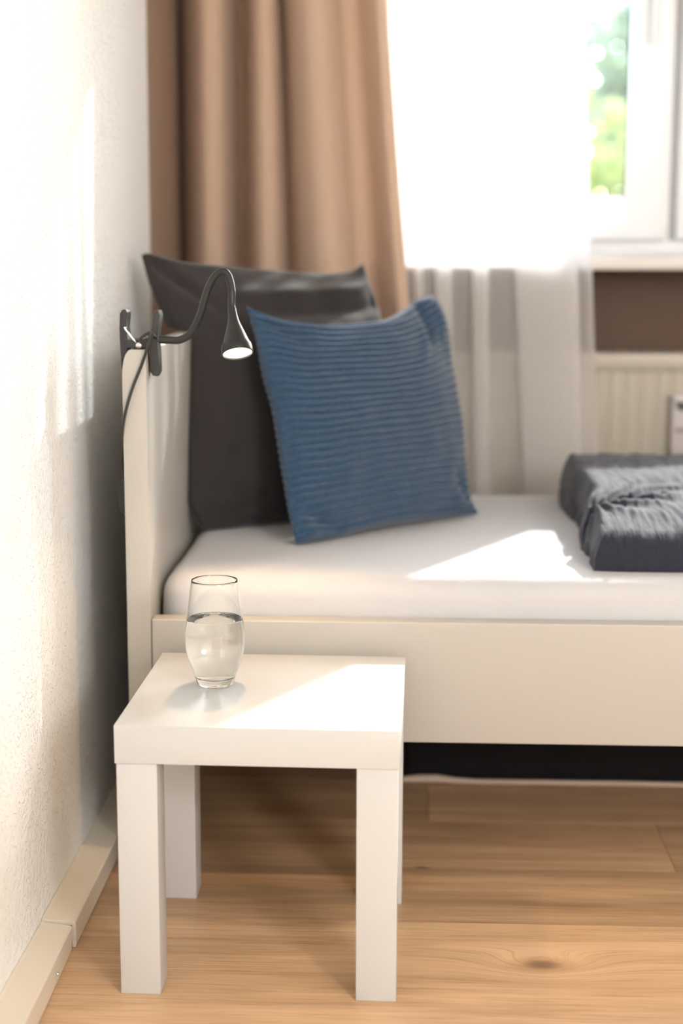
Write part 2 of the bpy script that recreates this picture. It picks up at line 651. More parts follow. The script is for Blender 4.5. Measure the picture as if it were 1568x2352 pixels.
# ------------------------------------------------------------------ window in the far wall
win = structure(thing('window_1', '', '', ((WX0 + WX1) / 2, 3.6, WZ0)))
del win['category']
del win['label']
def frame_part(name, boxes, M, parent, bev=0.003):
    bm = BM()
    for b in boxes:
        box(bm, *b, bev, 2)
    return obj(name, bm, M, parent)
GT = 1.97
frame_part('window_frame', [(WX0, WX1, 3.575, 3.66, WZ0, 0.948), (WX0, WX1, 3.58, 3.66, 2.03, WZ1),
                            (WX0, -0.06, 3.58, 3.66, 0.935, 2.03), (1.24, WX1, 3.58, 3.66, 0.935, 2.03),
                            (0.555, 0.605, 3.59, 3.65, 0.935, 2.03)], M_upvc, win)
for (a, b, g0, g1) in ((-0.075, 0.571, 0.0, 0.48), (0.589, 1.255, 0.68, 1.17)):
    s = frame_part('window_sash', [(a, g0, 3.545, 3.60, 0.945, 2.045), (g1, b, 3.545, 3.60, 0.945, 2.045),
                                   (g0 - 0.004, g1 + 0.004, 3.545, 3.60, 0.945, 1.037), (g0 - 0.004, g1 + 0.004, 3.545, 3.60, GT, 2.045)], M_upvc, win, 0.004)
    obj('glass_pane', box(BM(), g0 - 0.004, g1 + 0.004, 3.582, 3.586, 1.033, GT + 0.004), M_pane, s, smooth=False)
    frame_part('glazing_seal', [(g0 - 0.001, g0 + 0.004, 3.576, 3.582, 1.036, GT), (g1 - 0.004, g1 + 0.001, 3.576, 3.582, 1.036, GT),
                                (g0, g1, 3.576, 3.582, 1.035, 1.0405)], M_black_plastic, s, 0.0005)
frame_part('centre_joint', [(0.566, 0.594, 3.570, 3.589, 0.945, 2.04)], M_gasket, win, 0.001)
bm = BM()
box(bm, 0.509, 0.541, 3.532, 3.5455, 1.455, 1.535, 0.004, 2)
lathe(bm, [(0, -0.002), (0.011, -0.002), (0.011, 0.03), (0, 0.03)], 20, (0.525, 3.536, 1.495), (0, -1, 0))
tube(bm, [(0.525, 3.505, 1.507), (0.525, 3.503, 1.45), (0.525, 3.500, 1.40), (0.525, 3.499, 1.358)], [0.0095, 0.0095, 0.009, 0.0085], 12)
obj('window_handle', bm, M_upvc, win)
# window board
structure(obj('trim_1', box(BM(), -0.14, 1.34, 3.33, 3.585, 0.882, 0.909, 0.004, 3), M_sill, base=(0.6, 3.45, 0.882)))

# ------------------------------------------------------------------ radiator under the window
rad = thing('panel_radiator', 'cream panel radiator with fine upright ribs on the wall under the window board', 'radiator', (0.62, 3.43, 0.10))
bm = BM()
x0, x1 = 0.06, 1.20
pts = []
pitch = 0.0333
x = x0 + 0.012
outline = [(x0, 3.395)]
while x + pitch < x1 - 0.01:
    outline += [(x, 3.382), (x + 0.020, 3.382), (x + 0.0235, 3.3842), (x + 0.0295, 3.3842)]
    x += pitch
outline += [(x1, 3.395), (x1, 3.402), (x0, 3.402)]
prism(bm, outline, 'Z', 0.12, 0.675)
obj('front_panel', bm, M_rad, rad, smooth=False)
bm = BM()
box(bm, x0, x1, 3.376, 3.476, 0.675, 0.681, 0.002, 2)
box(bm, x0 - 0.004, x1 + 0.004, 3.374, 3.382, 0.672, 0.706, 0.003, 2)
k = x0 + 0.01
while k < x1 - 0.02:
    box(bm, k, k + 0.012, 3.384, 3.472, 0.700, 0.7065)
    k += 0.022
box(bm, x0 - 0.004, x1 + 0.004, 3.468, 3.476, 0.672, 0.706, 0.003, 2)
obj('top_grille', bm, M_rad, rad)
for xa in (x0 - 0.004, x1 + 0.001):
    obj('side_cover', box(BM(), xa, xa + 0.003, 3.378, 3.474, 0.12, 0.70), M_rad, rad)
bm = BM()
box(bm, x0 + 0.005, x1 - 0.005, 3.455, 3.470, 0.12, 0.67)
for xa in (x0 + 0.2, x1 - 0.2):
    box(bm, xa, xa + 0.03, 3.468, 3.4995, 0.25, 0.60)
obj('rear_panel', bm, M_rad, rad, smooth=False)
# heat meter on the radiator front
hm = thing('heat_meter', 'small white heat meter with dark round sensor clipped on the cream radiator', 'meter', (0.583, 3.38, 0.46))
bm = box(BM(), 0.562, 0.604, 3.352, 3.3815, 0.492, 0.622, 0.006, 3)
obj('meter_housing', bm, mat('meter_white', (0.50, 0.47, 0.48), 0.4), hm)
bm = BM()
o_ = [(0.583 + 0.014 * math.cos(a * PI / 12 + PI), 0.607 + 0.020 * math.sin(a * PI / 12 + PI)) for a in range(13)]
prism(bm, o_, 'Y', 3.3505, 3.353)
obj('display', bm, mat('display_dark', (0.045, 0.055, 0.05), 0.3), hm, label='dark half round display window')
M_seal = mat('seal_grey', (0.22, 0.19, 0.18), 0.5)
obj('print_strip', box(BM(), 0.570, 0.596, 3.3505, 3.353, 0.542, 0.550, 0.001, 1), M_seal, hm)
bm = box(BM(), 0.566, 0.590, 3.356, 3.3815, 0.478, 0.4915, 0.004, 2)
obj('seal_clip', bm, M_seal, hm, label='grey sealing clip')

# ------------------------------------------------------------------ curtains
def fold_sheet(name, prof, z0, z1, M, nz=40, n=220, drift=None, thick=0.0, base=None):
    P = spline([(p[0], p[1], 0) for p in prof], n)
    bm = BM()
    rows_ = []
    for j in range(nz + 1):
        z = z0 + (z1 - z0) * j / nz
        row = []
        for i, p in enumerate(P):
            x, y = p.x, p.y
            if drift:
                x, y = drift(x, y, z, i / (n - 1))
            row.append(bm.verts.new((x, y, z)))
        rows_.append(row)
    for a, b in zip(rows_, rows_[1:]):
        for i in range(n - 1):
            bm.faces.new((a[i], a[i + 1], b[i + 1], b[i]))
    if thick > 0:
        bmesh.ops.recalc_face_normals(bm, faces=bm.faces[:])
        bmesh.ops.solidify(bm, geom=bm.faces[:], thickness=thick)
    return obj(name, bm, M, base=base, autosmooth=False)

curt = [(-0.470, 3.43), (-0.468, 3.37), (-0.445, 3.315), (-0.415, 3.285), (-0.385, 3.300), (-0.372, 3.345), (-0.360, 3.405), (-0.345, 3.400),
        (-0.334, 3.335), (-0.318, 3.285), (-0.295, 3.268), (-0.273, 3.285), (-0.262, 3.335), (-0.256, 3.36), (-0.248, 3.325), (-0.235, 3.280),
        (-0.200, 3.245), (-0.165, 3.245), (-0.140, 3.275), (-0.122, 3.310), (-0.100, 3.318), (-0.082, 3.302), (-0.066, 3.265), (-0.045, 3.235),
        (-0.028, 3.240), (-0.022, 3.252)]
def cdrift(x, y, z, t):
    k = (1.161 - z)
    x += k * 0.075 * max(0, t - 0.35) / 0.65
    x += 0.004 * math.sin(3.1 * z + 7 * t) * t
    y += 0.006 * math.sin(2.3 * z + 9 * t) * (0.2 + 0.8 * t)
    return x, min(y, 3.44)
cu = fold_sheet('blackout_curtain', curt, 0.02, 2.42, M_curtain, 50, 260, cdrift, 0.0012, base=(-0.25, 3.3, 0.02))
tag(cu, 'heavy taupe curtain hanging in deep folds in the corner left of the window', 'curtain')

she = [(-0.042, 3.312), (-0.015, 3.308), (0.012, 3.300), (0.026, 3.294), (0.031, 3.288), (0.022, 3.285), (0.014, 3.292), (0.020, 3.300),
       (0.045, 3.304), (0.062, 3.301), (0.085, 3.293), (0.094, 3.286), (0.086, 3.280), (0.066, 3.284), (0.060, 3.293), (0.075, 3.302),
       (0.105, 3.306), (0.134, 3.302), (0.158, 3.292), (0.168, 3.282), (0.158, 3.276), (0.138, 3.281), (0.133, 3.292), (0.150, 3.303),
       (0.190, 3.308), (0.226, 3.304), (0.290, 3.290), (0.342, 3.280), (0.347, 3.273), (0.335, 3.268), (0.280, 3.274), (0.232, 3.284),
       (0.225, 3.294), (0.240, 3.302), (0.290, 3.306), (0.345, 3.303), (0.366, 3.296), (0.377, 3.290), (0.380, 3.287), (0.377, 3.285), (0.368, 3.289)]
def sdrift(x, y, z, t):
    x += (0.86 - z) * 0.065 * t
    # one fold closes towards the floor
    if 0.12 < x < 0.18:
        x += 0.0
    x += 0.003 * math.sin(2.0 * z + 11 * t)
    return x, y + 0.003 * math.sin(2.7 * z + 6 * t)
sh = fold_sheet('sheer_curtain', she, 0.03, 2.42, M_sheer, 30, 300, sdrift, 0.0, base=(0.15, 3.3, 0.03))
tag(sh, 'sheer white voile curtain hanging in front of the left half of the window', 'curtain')

she2 = [(0.90 + 0.045 * k + 0.006 * math.sin(2.1 * k), 3.292 + 0.014 * math.sin(1.9 * k + 0.5)) for k in range(14)]
sh2 = fold_sheet('sheer_curtain', she2, 0.03, 2.42, M_sheer, 20, 160, sdrift, 0.0, base=(1.2, 3.3, 0.03))
tag(sh2, 'second sheer white voile curtain at the right side of the window, beyond the clear pane', 'curtain')

# ------------------------------------------------------------------ bed
YB0, YB1 = 2.2227, 3.120
bed = thing('bed', 'white bed frame with a tall panel headboard against the left wall', 'bed', (-0.386, 2.67, 0))
HX0, HX1, HZ = -0.4035, -0.3690, 0.785
prof = [(HX0, 0.0), (HX1, 0.0), (HX1, HZ - 0.003), (HX1 - 0.003, HZ)]
for k in range(0, 9):
    a = k / 8 * PI / 2
    prof.append((HX0 + 0.012 - 0.012 * math.sin(a), HZ - 0.040 + 0.040 * math.cos(a)))
obj('headboard', prism(BM(), prof, 'Y', YB0, YB1, 0.0015, 2), M_bed, bed)
obj('side_rail', box(BM(), HX1 + 0.0008, 1.645, YB0 + 0.0006, YB0 + 0.033, 0.2125, 0.3935, 0.0025, 3), M_bed, bed)
obj('side_rail', box(BM(), HX1 + 0.0008, 1.645, YB1 - 0.033, YB1, 0.2125, 0.3935, 0.0025, 3), M_bed, bed)
obj('footboard', box(BM(), 1.6455, 1.680, YB0, YB1, 0.0, 0.48, 0.003, 3), M_bed, bed)
for y in (YB0 + 0.034, YB1 - 0.059):
    obj('bed_ledge', box(BM(), HX1 + 0.002, 1.644, y, y + 0.025, 0.24, 0.265, 0.001, 1), M_bed, bed)
for k in range(16):
    xx = -0.33 + k * 0.125
    obj('slat', box(BM(), xx, xx + 0.055, YB0 + 0.036, YB1 - 0.036, 0.2655, 0.280, 0.002, 1), M_slat, bed)

# mattress in a fitted sheet: rounded block as a height-capped superellipse
def soft_block(x0, x1, y0, y1, z0, z1, rp, re, nx, ny, zf=None, seg=10, side=None):
    """rounded plan radius rp, edge radius re; returns bm of a closed soft block"""
    bm = BM()
    cx, cy = (x0 + x1) / 2, (y0 + y1) / 2
    per = []
    def corner(cx_, cy_, a0):
        for k in range(9):
            a = a0 + k / 8 * PI / 2
            per.append((cx_ + rp * math.cos(a), cy_ + rp * math.sin(a), math.cos(a), math.sin(a)))
    def edge(xa, ya, xb, yb, nx_, ny_, n_):
        for k in range(1, n_):
            t = k / n_
            per.append((xa + (xb - xa) * t, ya + (yb - ya) * t, nx_, ny_))
    corner(x1 - rp, y1 - rp, 0)
    edge(x1 - rp, y1, x0 + rp, y1, 0, 1, nx)
    corner(x0 + rp, y1 - rp, PI / 2)
    edge(x0, y1 - rp, x0, y0 + rp, -1, 0, ny)
    corner(x0 + rp, y0 + rp, PI)
    edge(x0 + rp, y0, x1 - rp, y0, 0, -1, nx)
    corner(x1 - rp, y0 + rp, 1.5 * PI)
    edge(x1, y0 + rp, x1, y1 - rp, 1, 0, ny)
    levels = []
    h = z1 - z0
    for k in range(6):
        levels.append((0.0, z0 + (h - re) * k / 6))
    for k in range(seg + 1):
        a = k / seg * PI / 2
        levels.append((re * (1 - math.cos(a)), z1 - re + re * math.sin(a)))
    rings = []
    for ins, z in levels:
        ring = []
        for (px, py, nx_, ny_) in per:
            bulge = 0.0
            if side:
                bulge = side(px, py, z, nx_, ny_)
            ring.append(bm.verts.new((px - nx_ * (ins - bulge), py - ny_ * (ins - bulge), z)))
        rings.append(ring)
    m_ = len(per)
    for a, b in zip(rings, rings[1:]):
        for k in range(m_):
            bm.faces.new((a[k], a[(k + 1) % m_], b[(k + 1) % m_], b[k]))
    top = rings[-1]
    prev = top
    for s in (0.97, 0.9, 0.75, 0.5, 0.25):
        r2 = []
        for v in top:
            r2.append(bm.verts.new((cx + (v.co.x - cx) * s, cy + (v.co.y - cy) * s, z1)))
        for k in range(m_):
            bm.faces.new((prev[k], prev[(k + 1) % m_], r2[(k + 1) % m_], r2[k]))
        prev = r2
    bm.faces.new(prev)
    bm.faces.new(rings[0][::-1])
    return bm

def mside(px, py, z, nx_, ny_):
    b = 0.004 * math.sin(PI * min(1, max(0, (z - 0.28) / 0.17)))
    b += 0.0025 * noise.noise(Vector((px * 9, py * 9, z * 14))) + 0.0012 * noise.noise(Vector((px * 38, py * 38, z * 20)))
    return b
mt_bm = soft_block(-0.360, 1.638, YB0 + 0.039, YB1 - 0.038, 0.2815, 0.450, 0.05, 0.032, 120, 50, side=mside)
MT = 0.450
mt = obj('mattress', mt_bm, M_mattress, base=(0.64, 2.67, 0.2815), autosmooth=False)
tag(mt, 'thick white mattress in a fitted jersey sheet lying in the white bed frame', 'mattress')

# ------------------------------------------------------------------ pillows
def pillow(name, O, ex, ey, n, top, right, bot, left, T, nu, nv, disp, clamp, M, base, Tb=None):
    O, ex, ey, n = map(Vector, (O, ex, ey, n))
    c = lambda pts, k: spline([(p[0], p[1], 0) for p in pts], k)
    Ct, Cb, Cl, Cr = c(top, nu + 1), c(bot, nu + 1), c(left, nv + 1), c(right, nv + 1)
    P00, P10, P01, P11 = Cb[0], Cb[-1], Ct[0], Ct[-1]
    bm = BM()
    grids = []
    border = {}
    for sgn in (1, -1):
        g = []
        for j in range(nv + 1):
            v = j / nv
            row = []
            for i in range(nu + 1):
                u = i / nu
                edge_pt = i in (0, nu) or j in (0, nv)
                if sgn < 0 and edge_pt:
                    row.append(border[(i, j)])
                    continue
                q = (1 - v) * Cb[i] + v * Ct[i] + (1 - u) * Cl[j] + u * Cr[j] - ((1 - u) * (1 - v) * P00 + u * (1 - v) * P10 + (1 - u) * v * P01 + u * v * P11)
                prof_ = max(0, 4 * u * (1 - u)) ** 0.55 * max(0, 4 * v * (1 - v)) ** 0.55
                w = (T if sgn > 0 else (Tb or T)) * prof_
                d = disp(u, v, sgn) * min(1.0, 30 * min(u, 1 - u, v, 1 - v)) if not edge_pt else 0.0
                p = O + ex * q.x + ey * q.y + n * sgn * (w + d)
                p = clamp(p)
                vert = bm.verts.new(p)
                if edge_pt:
                    border[(i, j)] = vert
                row.append(vert)
            g.append(row)
        grids.append(g)
        for j in range(nv):
            for i in range(nu):
                f = (g[j][i], g[j][i + 1], g[j + 1][i + 1], g[j + 1][i])
                if len(set(f)) == 4:
                    try:
                        bm.faces.new(f if sgn > 0 else f[::-1])
                    except ValueError:
                        pass
    o = obj(name, bm, M, base=base, autosmooth=False)
    return o

def crease(u, v, x0, y0, x1, y1, w, a):
    """gaussian ridge (a>0) or valley along the segment"""
    dx, dy = x1 - x0, y1 - y0
    L2 = dx * dx + dy * dy
    t = max(0, min(1, ((u - x0) * dx + (v - y0) * dy) / L2))
    d2 = (u - x0 - t * dx) ** 2 + (v - y0 - t * dy) ** 2
    return a * math.exp(-d2 / (w * w)) * (0.35 + 0.65 * math.sin(PI * (0.1 + 0.8 * t)))

def dclamp(p):
    p = Vector(p)
    p.z = max(p.z, MT + 0.0006)
    if p.z < HZ + 0.004:
        p.x = max(p.x, HX1 + 0.001)
    p.x = max(p.x, WALL_X + 0.004)
    return p

def ddisp(u, v, s):
    d = 0.010 * noise.noise(Vector((u * 3, v * 3, 1.3 * s))) + 0.004 * noise.noise(Vector((u * 8, v * 8, 4)))
    if s > 0:
        d += crease(u, v, 0.30, 0.86, 1.0, 0.93, 0.030, 0.012)
        d += crease(u, v, 0.35, 0.78, 1.0, 0.84, 0.028, -0.012)
        d += crease(u, v, 0.45, 0.70, 1.0, 0.73, 0.030, 0.008)
        d += crease(u, v, 0.02, 0.98, 0.20, 0.80, 0.030, -0.012)
        d += crease(u, v, 0.03, 0.10, 0.22, 0.30, 0.035, -0.010)
        d += crease(u, v, 0.05, 0.03, 0.45, 0.14, 0.030, -0.008)
        d += crease(u, v, 0.10, 0.20, 0.50, 0.05, 0.03, 0.006)
    return d
dp = pillow('bed_pillow', (-0.344, 2.62, 0.457), (0.8005, 0.5993, 0.0), (-0.1746, 0.2332, 0.9566), (0.5733, -0.7658, 0.2913),
            [(-0.034, 0.477), (-0.017, 0.481), (0.044, 0.466), (0.113, 0.459), (0.237, 0.448), (0.331, 0.443), (0.39, 0.446), (0.427, 0.461)],
            [(0.428, -0.005), (0.433, 0.093), (0.438, 0.217), (0.442, 0.367), (0.434, 0.417), (0.427, 0.461)],
            [(0.0, -0.004), (0.08, -0.006), (0.169, -0.006), (0.299, -0.006), (0.428, -0.005)],
            [(0.0, -0.004), (-0.02, 0.052), (-0.015, 0.126), (-0.002, 0.239), (0.001, 0.315), (-0.011, 0.365), (-0.027, 0.423), (-0.034, 0.477)],
            0.075, 90, 90, ddisp, dclamp, M_dark_pillow, (-0.16, 2.80, MT), Tb=0.06)
tag(dp, 'large plain charcoal bed pillow leaning on the headboard behind the blue cushion', 'pillow')

NR = 31
def bclamp(p):
    p = Vector(p)
    p.z = max(p.z, MT + 0.0006)
    return p
def bdisp(u, v, s):
    ph = v * NR + 0.22 * noise.noise(Vector((u * 5, v * 9, 2))) + 0.35 * noise.noise(Vector((u * 1.5, v * 2, 7)))
    rib = abs(math.sin(PI * ph)) ** 0.75
    d = 0.0100 * rib + 0.008 * noise.noise(Vector((u * 2.5, v * 2.5, 3.7 * s))) + 0.0022 * noise.noise(Vector((u * 11, v * 8, 5)))
    if s > 0:
        d += crease(u, v, 0.86, 1.0, 0.80, 0.80, 0.030, -0.018)     # folded ear, top right
        d += crease(u, v, 0.93, 0.98, 0.90, 0.78, 0.022, 0.010)
        d += crease(u, v, 0.80, 0.90, 0.72, 0.72, 0.03, 0.006)
        d += crease(u, v, 0.04, 0.12, 0.20, 0.03, 0.026, -0.013)    # tuck, bottom left
        d += crease(u, v, 0.02, 0.04, 0.10, 0.01, 0.020, 0.010)
        d += crease(u, v, 0.02, 0.95, 0.18, 0.88, 0.030, -0.010)
        d += crease(u, v, 0.88, 0.16, 0.98, 0.04, 0.030, -0.008)
    return d
bp = pillow('blue_cushion', (-0.176, 2.503, 0.457), (0.7071, 0.7071, 0.0), (-0.3015, 0.3015, 0.9045), (0.6396, -0.6396, 0.4264),
            [(0.043, 0.413), (0.058, 0.404), (0.104, 0.385), (0.199, 0.372), (0.326, 0.374), (0.393, 0.390), (0.448, 0.414), (0.498, 0.423)],
            [(0.435, -0.003), (0.424, 0.034), (0.430, 0.075), (0.457, 0.182), (0.476, 0.276), (0.502, 0.353), (0.506, 0.401), (0.498, 0.423)],
            [(-0.002, -0.003), (0.035, -0.004), (0.081, -0.004), (0.171, 0.002), (0.276, 0.003), (0.386, -0.001), (0.435, -0.003)],
            [(-0.002, -0.003), (0.004, 0.05), (0.018, 0.124), (0.035, 0.222), (0.039, 0.300), (0.046, 0.362), (0.045, 0.394), (0.043, 0.413)],
            0.060, 130, 250, bdisp, bclamp, M_blue, (0.0, 2.67, MT), Tb=0.045)
tag(bp, 'square blue ribbed corduroy cushion standing on the mattress', 'cushion')

# ------------------------------------------------------------------ folded duvet
def dleft(y):
    pts = [(2.30, 0.284), (2.36, 0.283), (2.43, 0.288), (2.50, 0.282), (2.56, 0.288), (2.64, 0.300), (2.74, 0.300), (2.85, 0.290), (2.97, 0.290), (3.05, 0.30)]
    for (a, xa), (b, xb) in zip(pts, pts[1:]):
        if a <= y <= b:
            t = (y - a) / (b - a)
            t = t * t * (3 - 2 * t)
            return xa + (xb - xa) * t
    return 0.3
def dcrease_y(x):
    pts = [(0.20, 2.46), (0.27, 2.485), (0.33, 2.53), (0.39, 2.57), (0.47, 2.60), (0.9, 2.64), (1.3, 2.66)]
    for (a, ya), (b, yb) in zip(pts, pts[1:]):
        if a <= x <= b:
            return ya + (yb - ya) * (x - a) / (b - a)
    return 2.66
DY0, DY1, DX1 = 2.325, 3.005, 1.22
def qround(d, r):
    d = max(0, min(1, d / r))
    return math.sqrt(max(0, 1 - (1 - d) ** 2))
nx, ny = 420, 230
bm = BM()
grid = []
for j in range(ny + 1):
    v = j / ny
    v = 0.5 - 0.5 * math.cos(PI * v) if True else v
    y = DY0 + (DY1 - DY0) * v
    row = []
    xl = dleft(y)
    for i in range(nx + 1):
        t = i / nx
        t = t ** 1.35
        x = xl + (DX1 - xl) * t
        ye = y + 0.006 * noise.noise(Vector((x * 7, 0, 3))) + (0.006 * max(0, 1 - (x - xl) / 0.05) ** 2 * (1 if v < 0.5 else -1) if (x - xl) < 0.05 else 0)
        dl, df, db, dr = x - xl, y - DY0, DY1 - y, DX1 - x
        yc = dcrease_y(x)
        front = y < yc
        H = (0.046 + 0.16 * (y - DY0)) if front else (0.066 + 0.07 * (y - 2.50))
        H = min(H, 0.092)
        H += 0.008 * noise.noise(Vector((x * 4, y * 4, 1)))
        edge = qround(min(dl / 0.028, df / 0.05, db / 0.045, dr / 0.06), 1.0)
        z = H * edge
        # fold line between front lobe and rear layer
        dc = abs(y - yc)
        depth = 0.040 * math.exp(-max(0, x - 0.36) / 0.05) + 0.008
        if x < 0.36:
            depth = 0.050
        z -= min(z * 0.85, depth * math.exp(-(dc / 0.014) ** 2))
        # gentle swelling of each layer
        z += edge * 0.006 * math.exp(-((y - (yc - 0.09)) / 0.07) ** 2)
        z += edge * 0.010 * math.exp(-((y - (yc + 0.12)) / 0.09) ** 2)
        # crinkles
        kx = x * 95 + 3.0 * noise.noise(Vector((x * 10, y * 6, 2)))
        cr = noise.noise(Vector((kx, y * 14, 0))) * 0.0028 + noise.noise(Vector((x * 40, y * 9, 4))) * 0.0030
        rad_ = math.exp(-((x - 0.36) / 0.12) ** 2 - ((y - yc) / 0.09) ** 2)
        ang = math.atan2(y - yc + 0.001, x - 0.30)
        cr += rad_ * 0.006 * math.sin(ang * 16 + 4 * noise.noise(Vector((x * 12, y * 12, 9))))
        z += cr * edge
        xo = x + (noise.noise(Vector((y * 30, z * 60, 8))) * 0.005 if i < 6 else 0)
        row.append(bm.verts.new((xo, ye, MT + 0.001 + max(0.0, z))))
    grid.append(row)
for a, b in zip(grid, grid[1:]):
    for i in range(nx):
        bm.faces.new((a[i], a[i + 1], b[i + 1], b[i]))
loop = grid[0] + [r[-1] for r in grid[1:]] + grid[-1][-2::-1] + [r[0] for r in grid[-2:0:-1]]
low = [bm.verts.new((v.co.x, v.co.y, MT + 0.0004)) for v in loop]
for k in range(len(loop)):
    k2 = (k + 1) % len(loop)
    bm.faces.new((loop[k], low[k], low[k2], loop[k2]))
bm.faces.new(low)
dv = obj('folded_duvet', bm, M_duvet, base=(0.7, 2.66, MT), autosmooth=False)
tag(dv, 'folded anthracite crinkled muslin duvet lying on the white mattress', 'duvet')

# ------------------------------------------------------------------ storage bag under the bed
bag = thing('storage_bag', 'black fabric storage bag with pale lower edge lying under the bed', 'bag', (0.6, 2.86, 0))
bm = soft_block(0.000, 1.25, 2.660, 3.06, 0.006, 0.20, 0.02, 0.02, 60, 20, side=lambda a, b, z, c, d: 0.004 * noise.noise(Vector((a * 6, b * 6, z * 10))))
obj('bag_body', bm, M_bag, bag, autosmooth=False)
bm = BM()
pts = []
for k in range(40):
    x = -0.004 + 1.24 * k / 39
    z = 0.0055 + 0.004 * math.exp(-((x - 0.05) / 0.05) ** 2) - 0.002 * math.exp(-((x - 0.13) / 0.05) ** 2) + 0.0008 * noise.noise(Vector((x * 9, 0, 0)))
    pts.append((x, 2.651, max(z, 0.0052)))
tube(bm, pts, [0.0046 + 0.003 * math.exp(-((p[0] - 0.045) / 0.04) ** 2) for p in pts], 10)
obj('bag_piping', bm, M_bag_edge, bag, label='pale grey beige piping')

# ------------------------------------------------------------------ side table
TX, TY, TH, TT, TW, TLg = -0.3542, 1.8427, 0.35205, 0.0489, 0.35, 0.0514
TA = -0.01885
tb = thing('side_table', 'low square white side table with thick top in front of the bed', 'table', (TX, TY, 0))
piv = Vector((TX, TY, 0))
def tpart(name, a0, a1, b0, b1, z0, z1, bev):
    bm = box(BM(), TX + a0, TX + a1, TY + b0, TY + b1, z0, z1, bev, 2)
    rot_verts(bm, piv, TA)
    return obj(name, bm, M_table, tb)
tpart('tabletop', 0, TW, 0, TW, TH - TT, TH, 0.0012)
i_ = 0.0018
for a in (i_, TW - i_ - TLg + 0.001):
    for b in (i_, TW - i_ - TLg + 0.001):
        tpart('leg', a, a + TLg - 0.001, b, b + TLg - 0.001, 0.0002, TH - TT - 0.0003, 0.0009)

# ------------------------------------------------------------------ glass of water
GX, GY = -0.2515, 2.030
gz = TH + 0.0003
outer = [(0, 0.0), (0.0210, 0.0), (0.0236, 0.0010), (0.0249, 0.004), (0.0282, 0.014), (0.0335, 0.0275), (0.0378, 0.042), (0.0397, 0.056),
         (0.0396, 0.068), (0.0382, 0.082), (0.0362, 0.098), (0.0340, 0.116), (0.0318, 0.134), (0.0306, 0.1425)]
outer_pts = spline([(r, 0, z) for r, z in outer[2:]], 60)
inner_pts = []
for p in outer_pts[::-1]:
    if p.z > 0.0115:
        th = 0.0011 + 0.0016 * max(0, (0.03 - p.z) / 0.03)
        inner_pts.append((p.x - th, p.z))
prof = [(0, 0.0), (0.012, 0.0004), (0.019, 0.0)] + [(p.x, p.z) for p in outer_pts]
top_r = outer_pts[-1].x
prof += [(top_r - 0.0003, outer_pts[-1].z + 0.0004), (top_r - 0.0008, outer_pts[-1].z + 0.0004)]
inner_bottom = inner_pts[-1]
full_inner = inner_pts + [(inner_bottom[0] * 0.8, inner_bottom[1] - 0.0016), (inner_bottom[0] * 0.5, inner_bottom[1] - 0.0026), (0, inner_bottom[1] - 0.003)]
prof += full_inner
gl = thing('water_glass', 'rounded clear drinking glass half full of water on the white side table', 'glass', (GX, GY, gz))
g_obj = obj('glass_body', lathe(BM(), prof, 96, (GX, GY, gz)), M_glass, gl, autosmooth=False)
# water overlaps the inner wall of the glass very slightly
WL = 0.090
wp = []
for r, z in full_inner[::-1]:
    if z < WL:
        wp.append((r + (0.00025 if r > 0 else 0), z - 0.0002))
rw = [r for r, z in inner_pts if z < WL][0]
wp += [(rw + 0.00025, WL + 0.0006), (rw - 0.001, WL + 0.0001), (rw * 0.9, WL - 0.0002), (rw * 0.5, WL - 0.0003), (0, WL - 0.0003)]
w_obj = obj('water', lathe(BM(), wp, 96, (GX, GY, gz)), M_water, gl, autosmooth=False, label='clear water')

# ------------------------------------------------------------------ clip-on reading lamp
lamp = thing('reading_lamp', 'black clip-on gooseneck reading lamp, switched on, clamped to the headboard', 'lamp', (-0.381, 2.255, HZ + 0.002))
LD = Vector((0.15, -0.42, -0.86)).normalized()             # where the shade points
LC = Vector((-0.2355, 2.192, 0.7825))                      # centre of the lens
hl = 0.066
HT = LC - LD * hl
bm = BM()
lathe(bm, [(0, -0.002), (0.0060, -0.002), (0.0062, 0.004), (0.0068, 0.010), (0.0086, 0.019), (0.0125, 0.031), (0.0165, 0.043), (0.0196, 0.052),
           (0.0206, 0.0525), (0.0218, 0.056), (0.0224, 0.0655), (0.0222, 0.0665), (0.0205, 0.0665), (0.0203, 0.063), (0, 0.063)], 48, HT, LD)
shd = obj('lamp_shade', bm, M_black, lamp)
bm = lathe(BM(), [(0, 0.0642), (0.0200, 0.0642), (0.0201, 0.0634), (0, 0.0634)], 40, HT, LD)
lens = obj('lens', bm, M_lens, shd, label='glowing warm white lens')
neck = [(-0.352, 2.236, 0.7985), (-0.338, 2.236, 0.7980), (-0.322, 2.236, 0.7985), (-0.306, 2.236, 0.8085), (-0.293, 2.236, 0.833), (-0.282, 2.236, 0.868),
        (-0.271, 2.236, 0.888), (-0.260, 2.236, 0.8945), (-0.2520, 2.235, 0.888), (-0.2475, 2.232, 0.868), tuple(HT - LD * 0.008), tuple(HT + LD * 0.001)]
neck[-3] = (-0.2470, 2.229, 0.868)
obj('gooseneck', tube(BM(), neck, 0.0055, 14, 90), M_black, lamp)
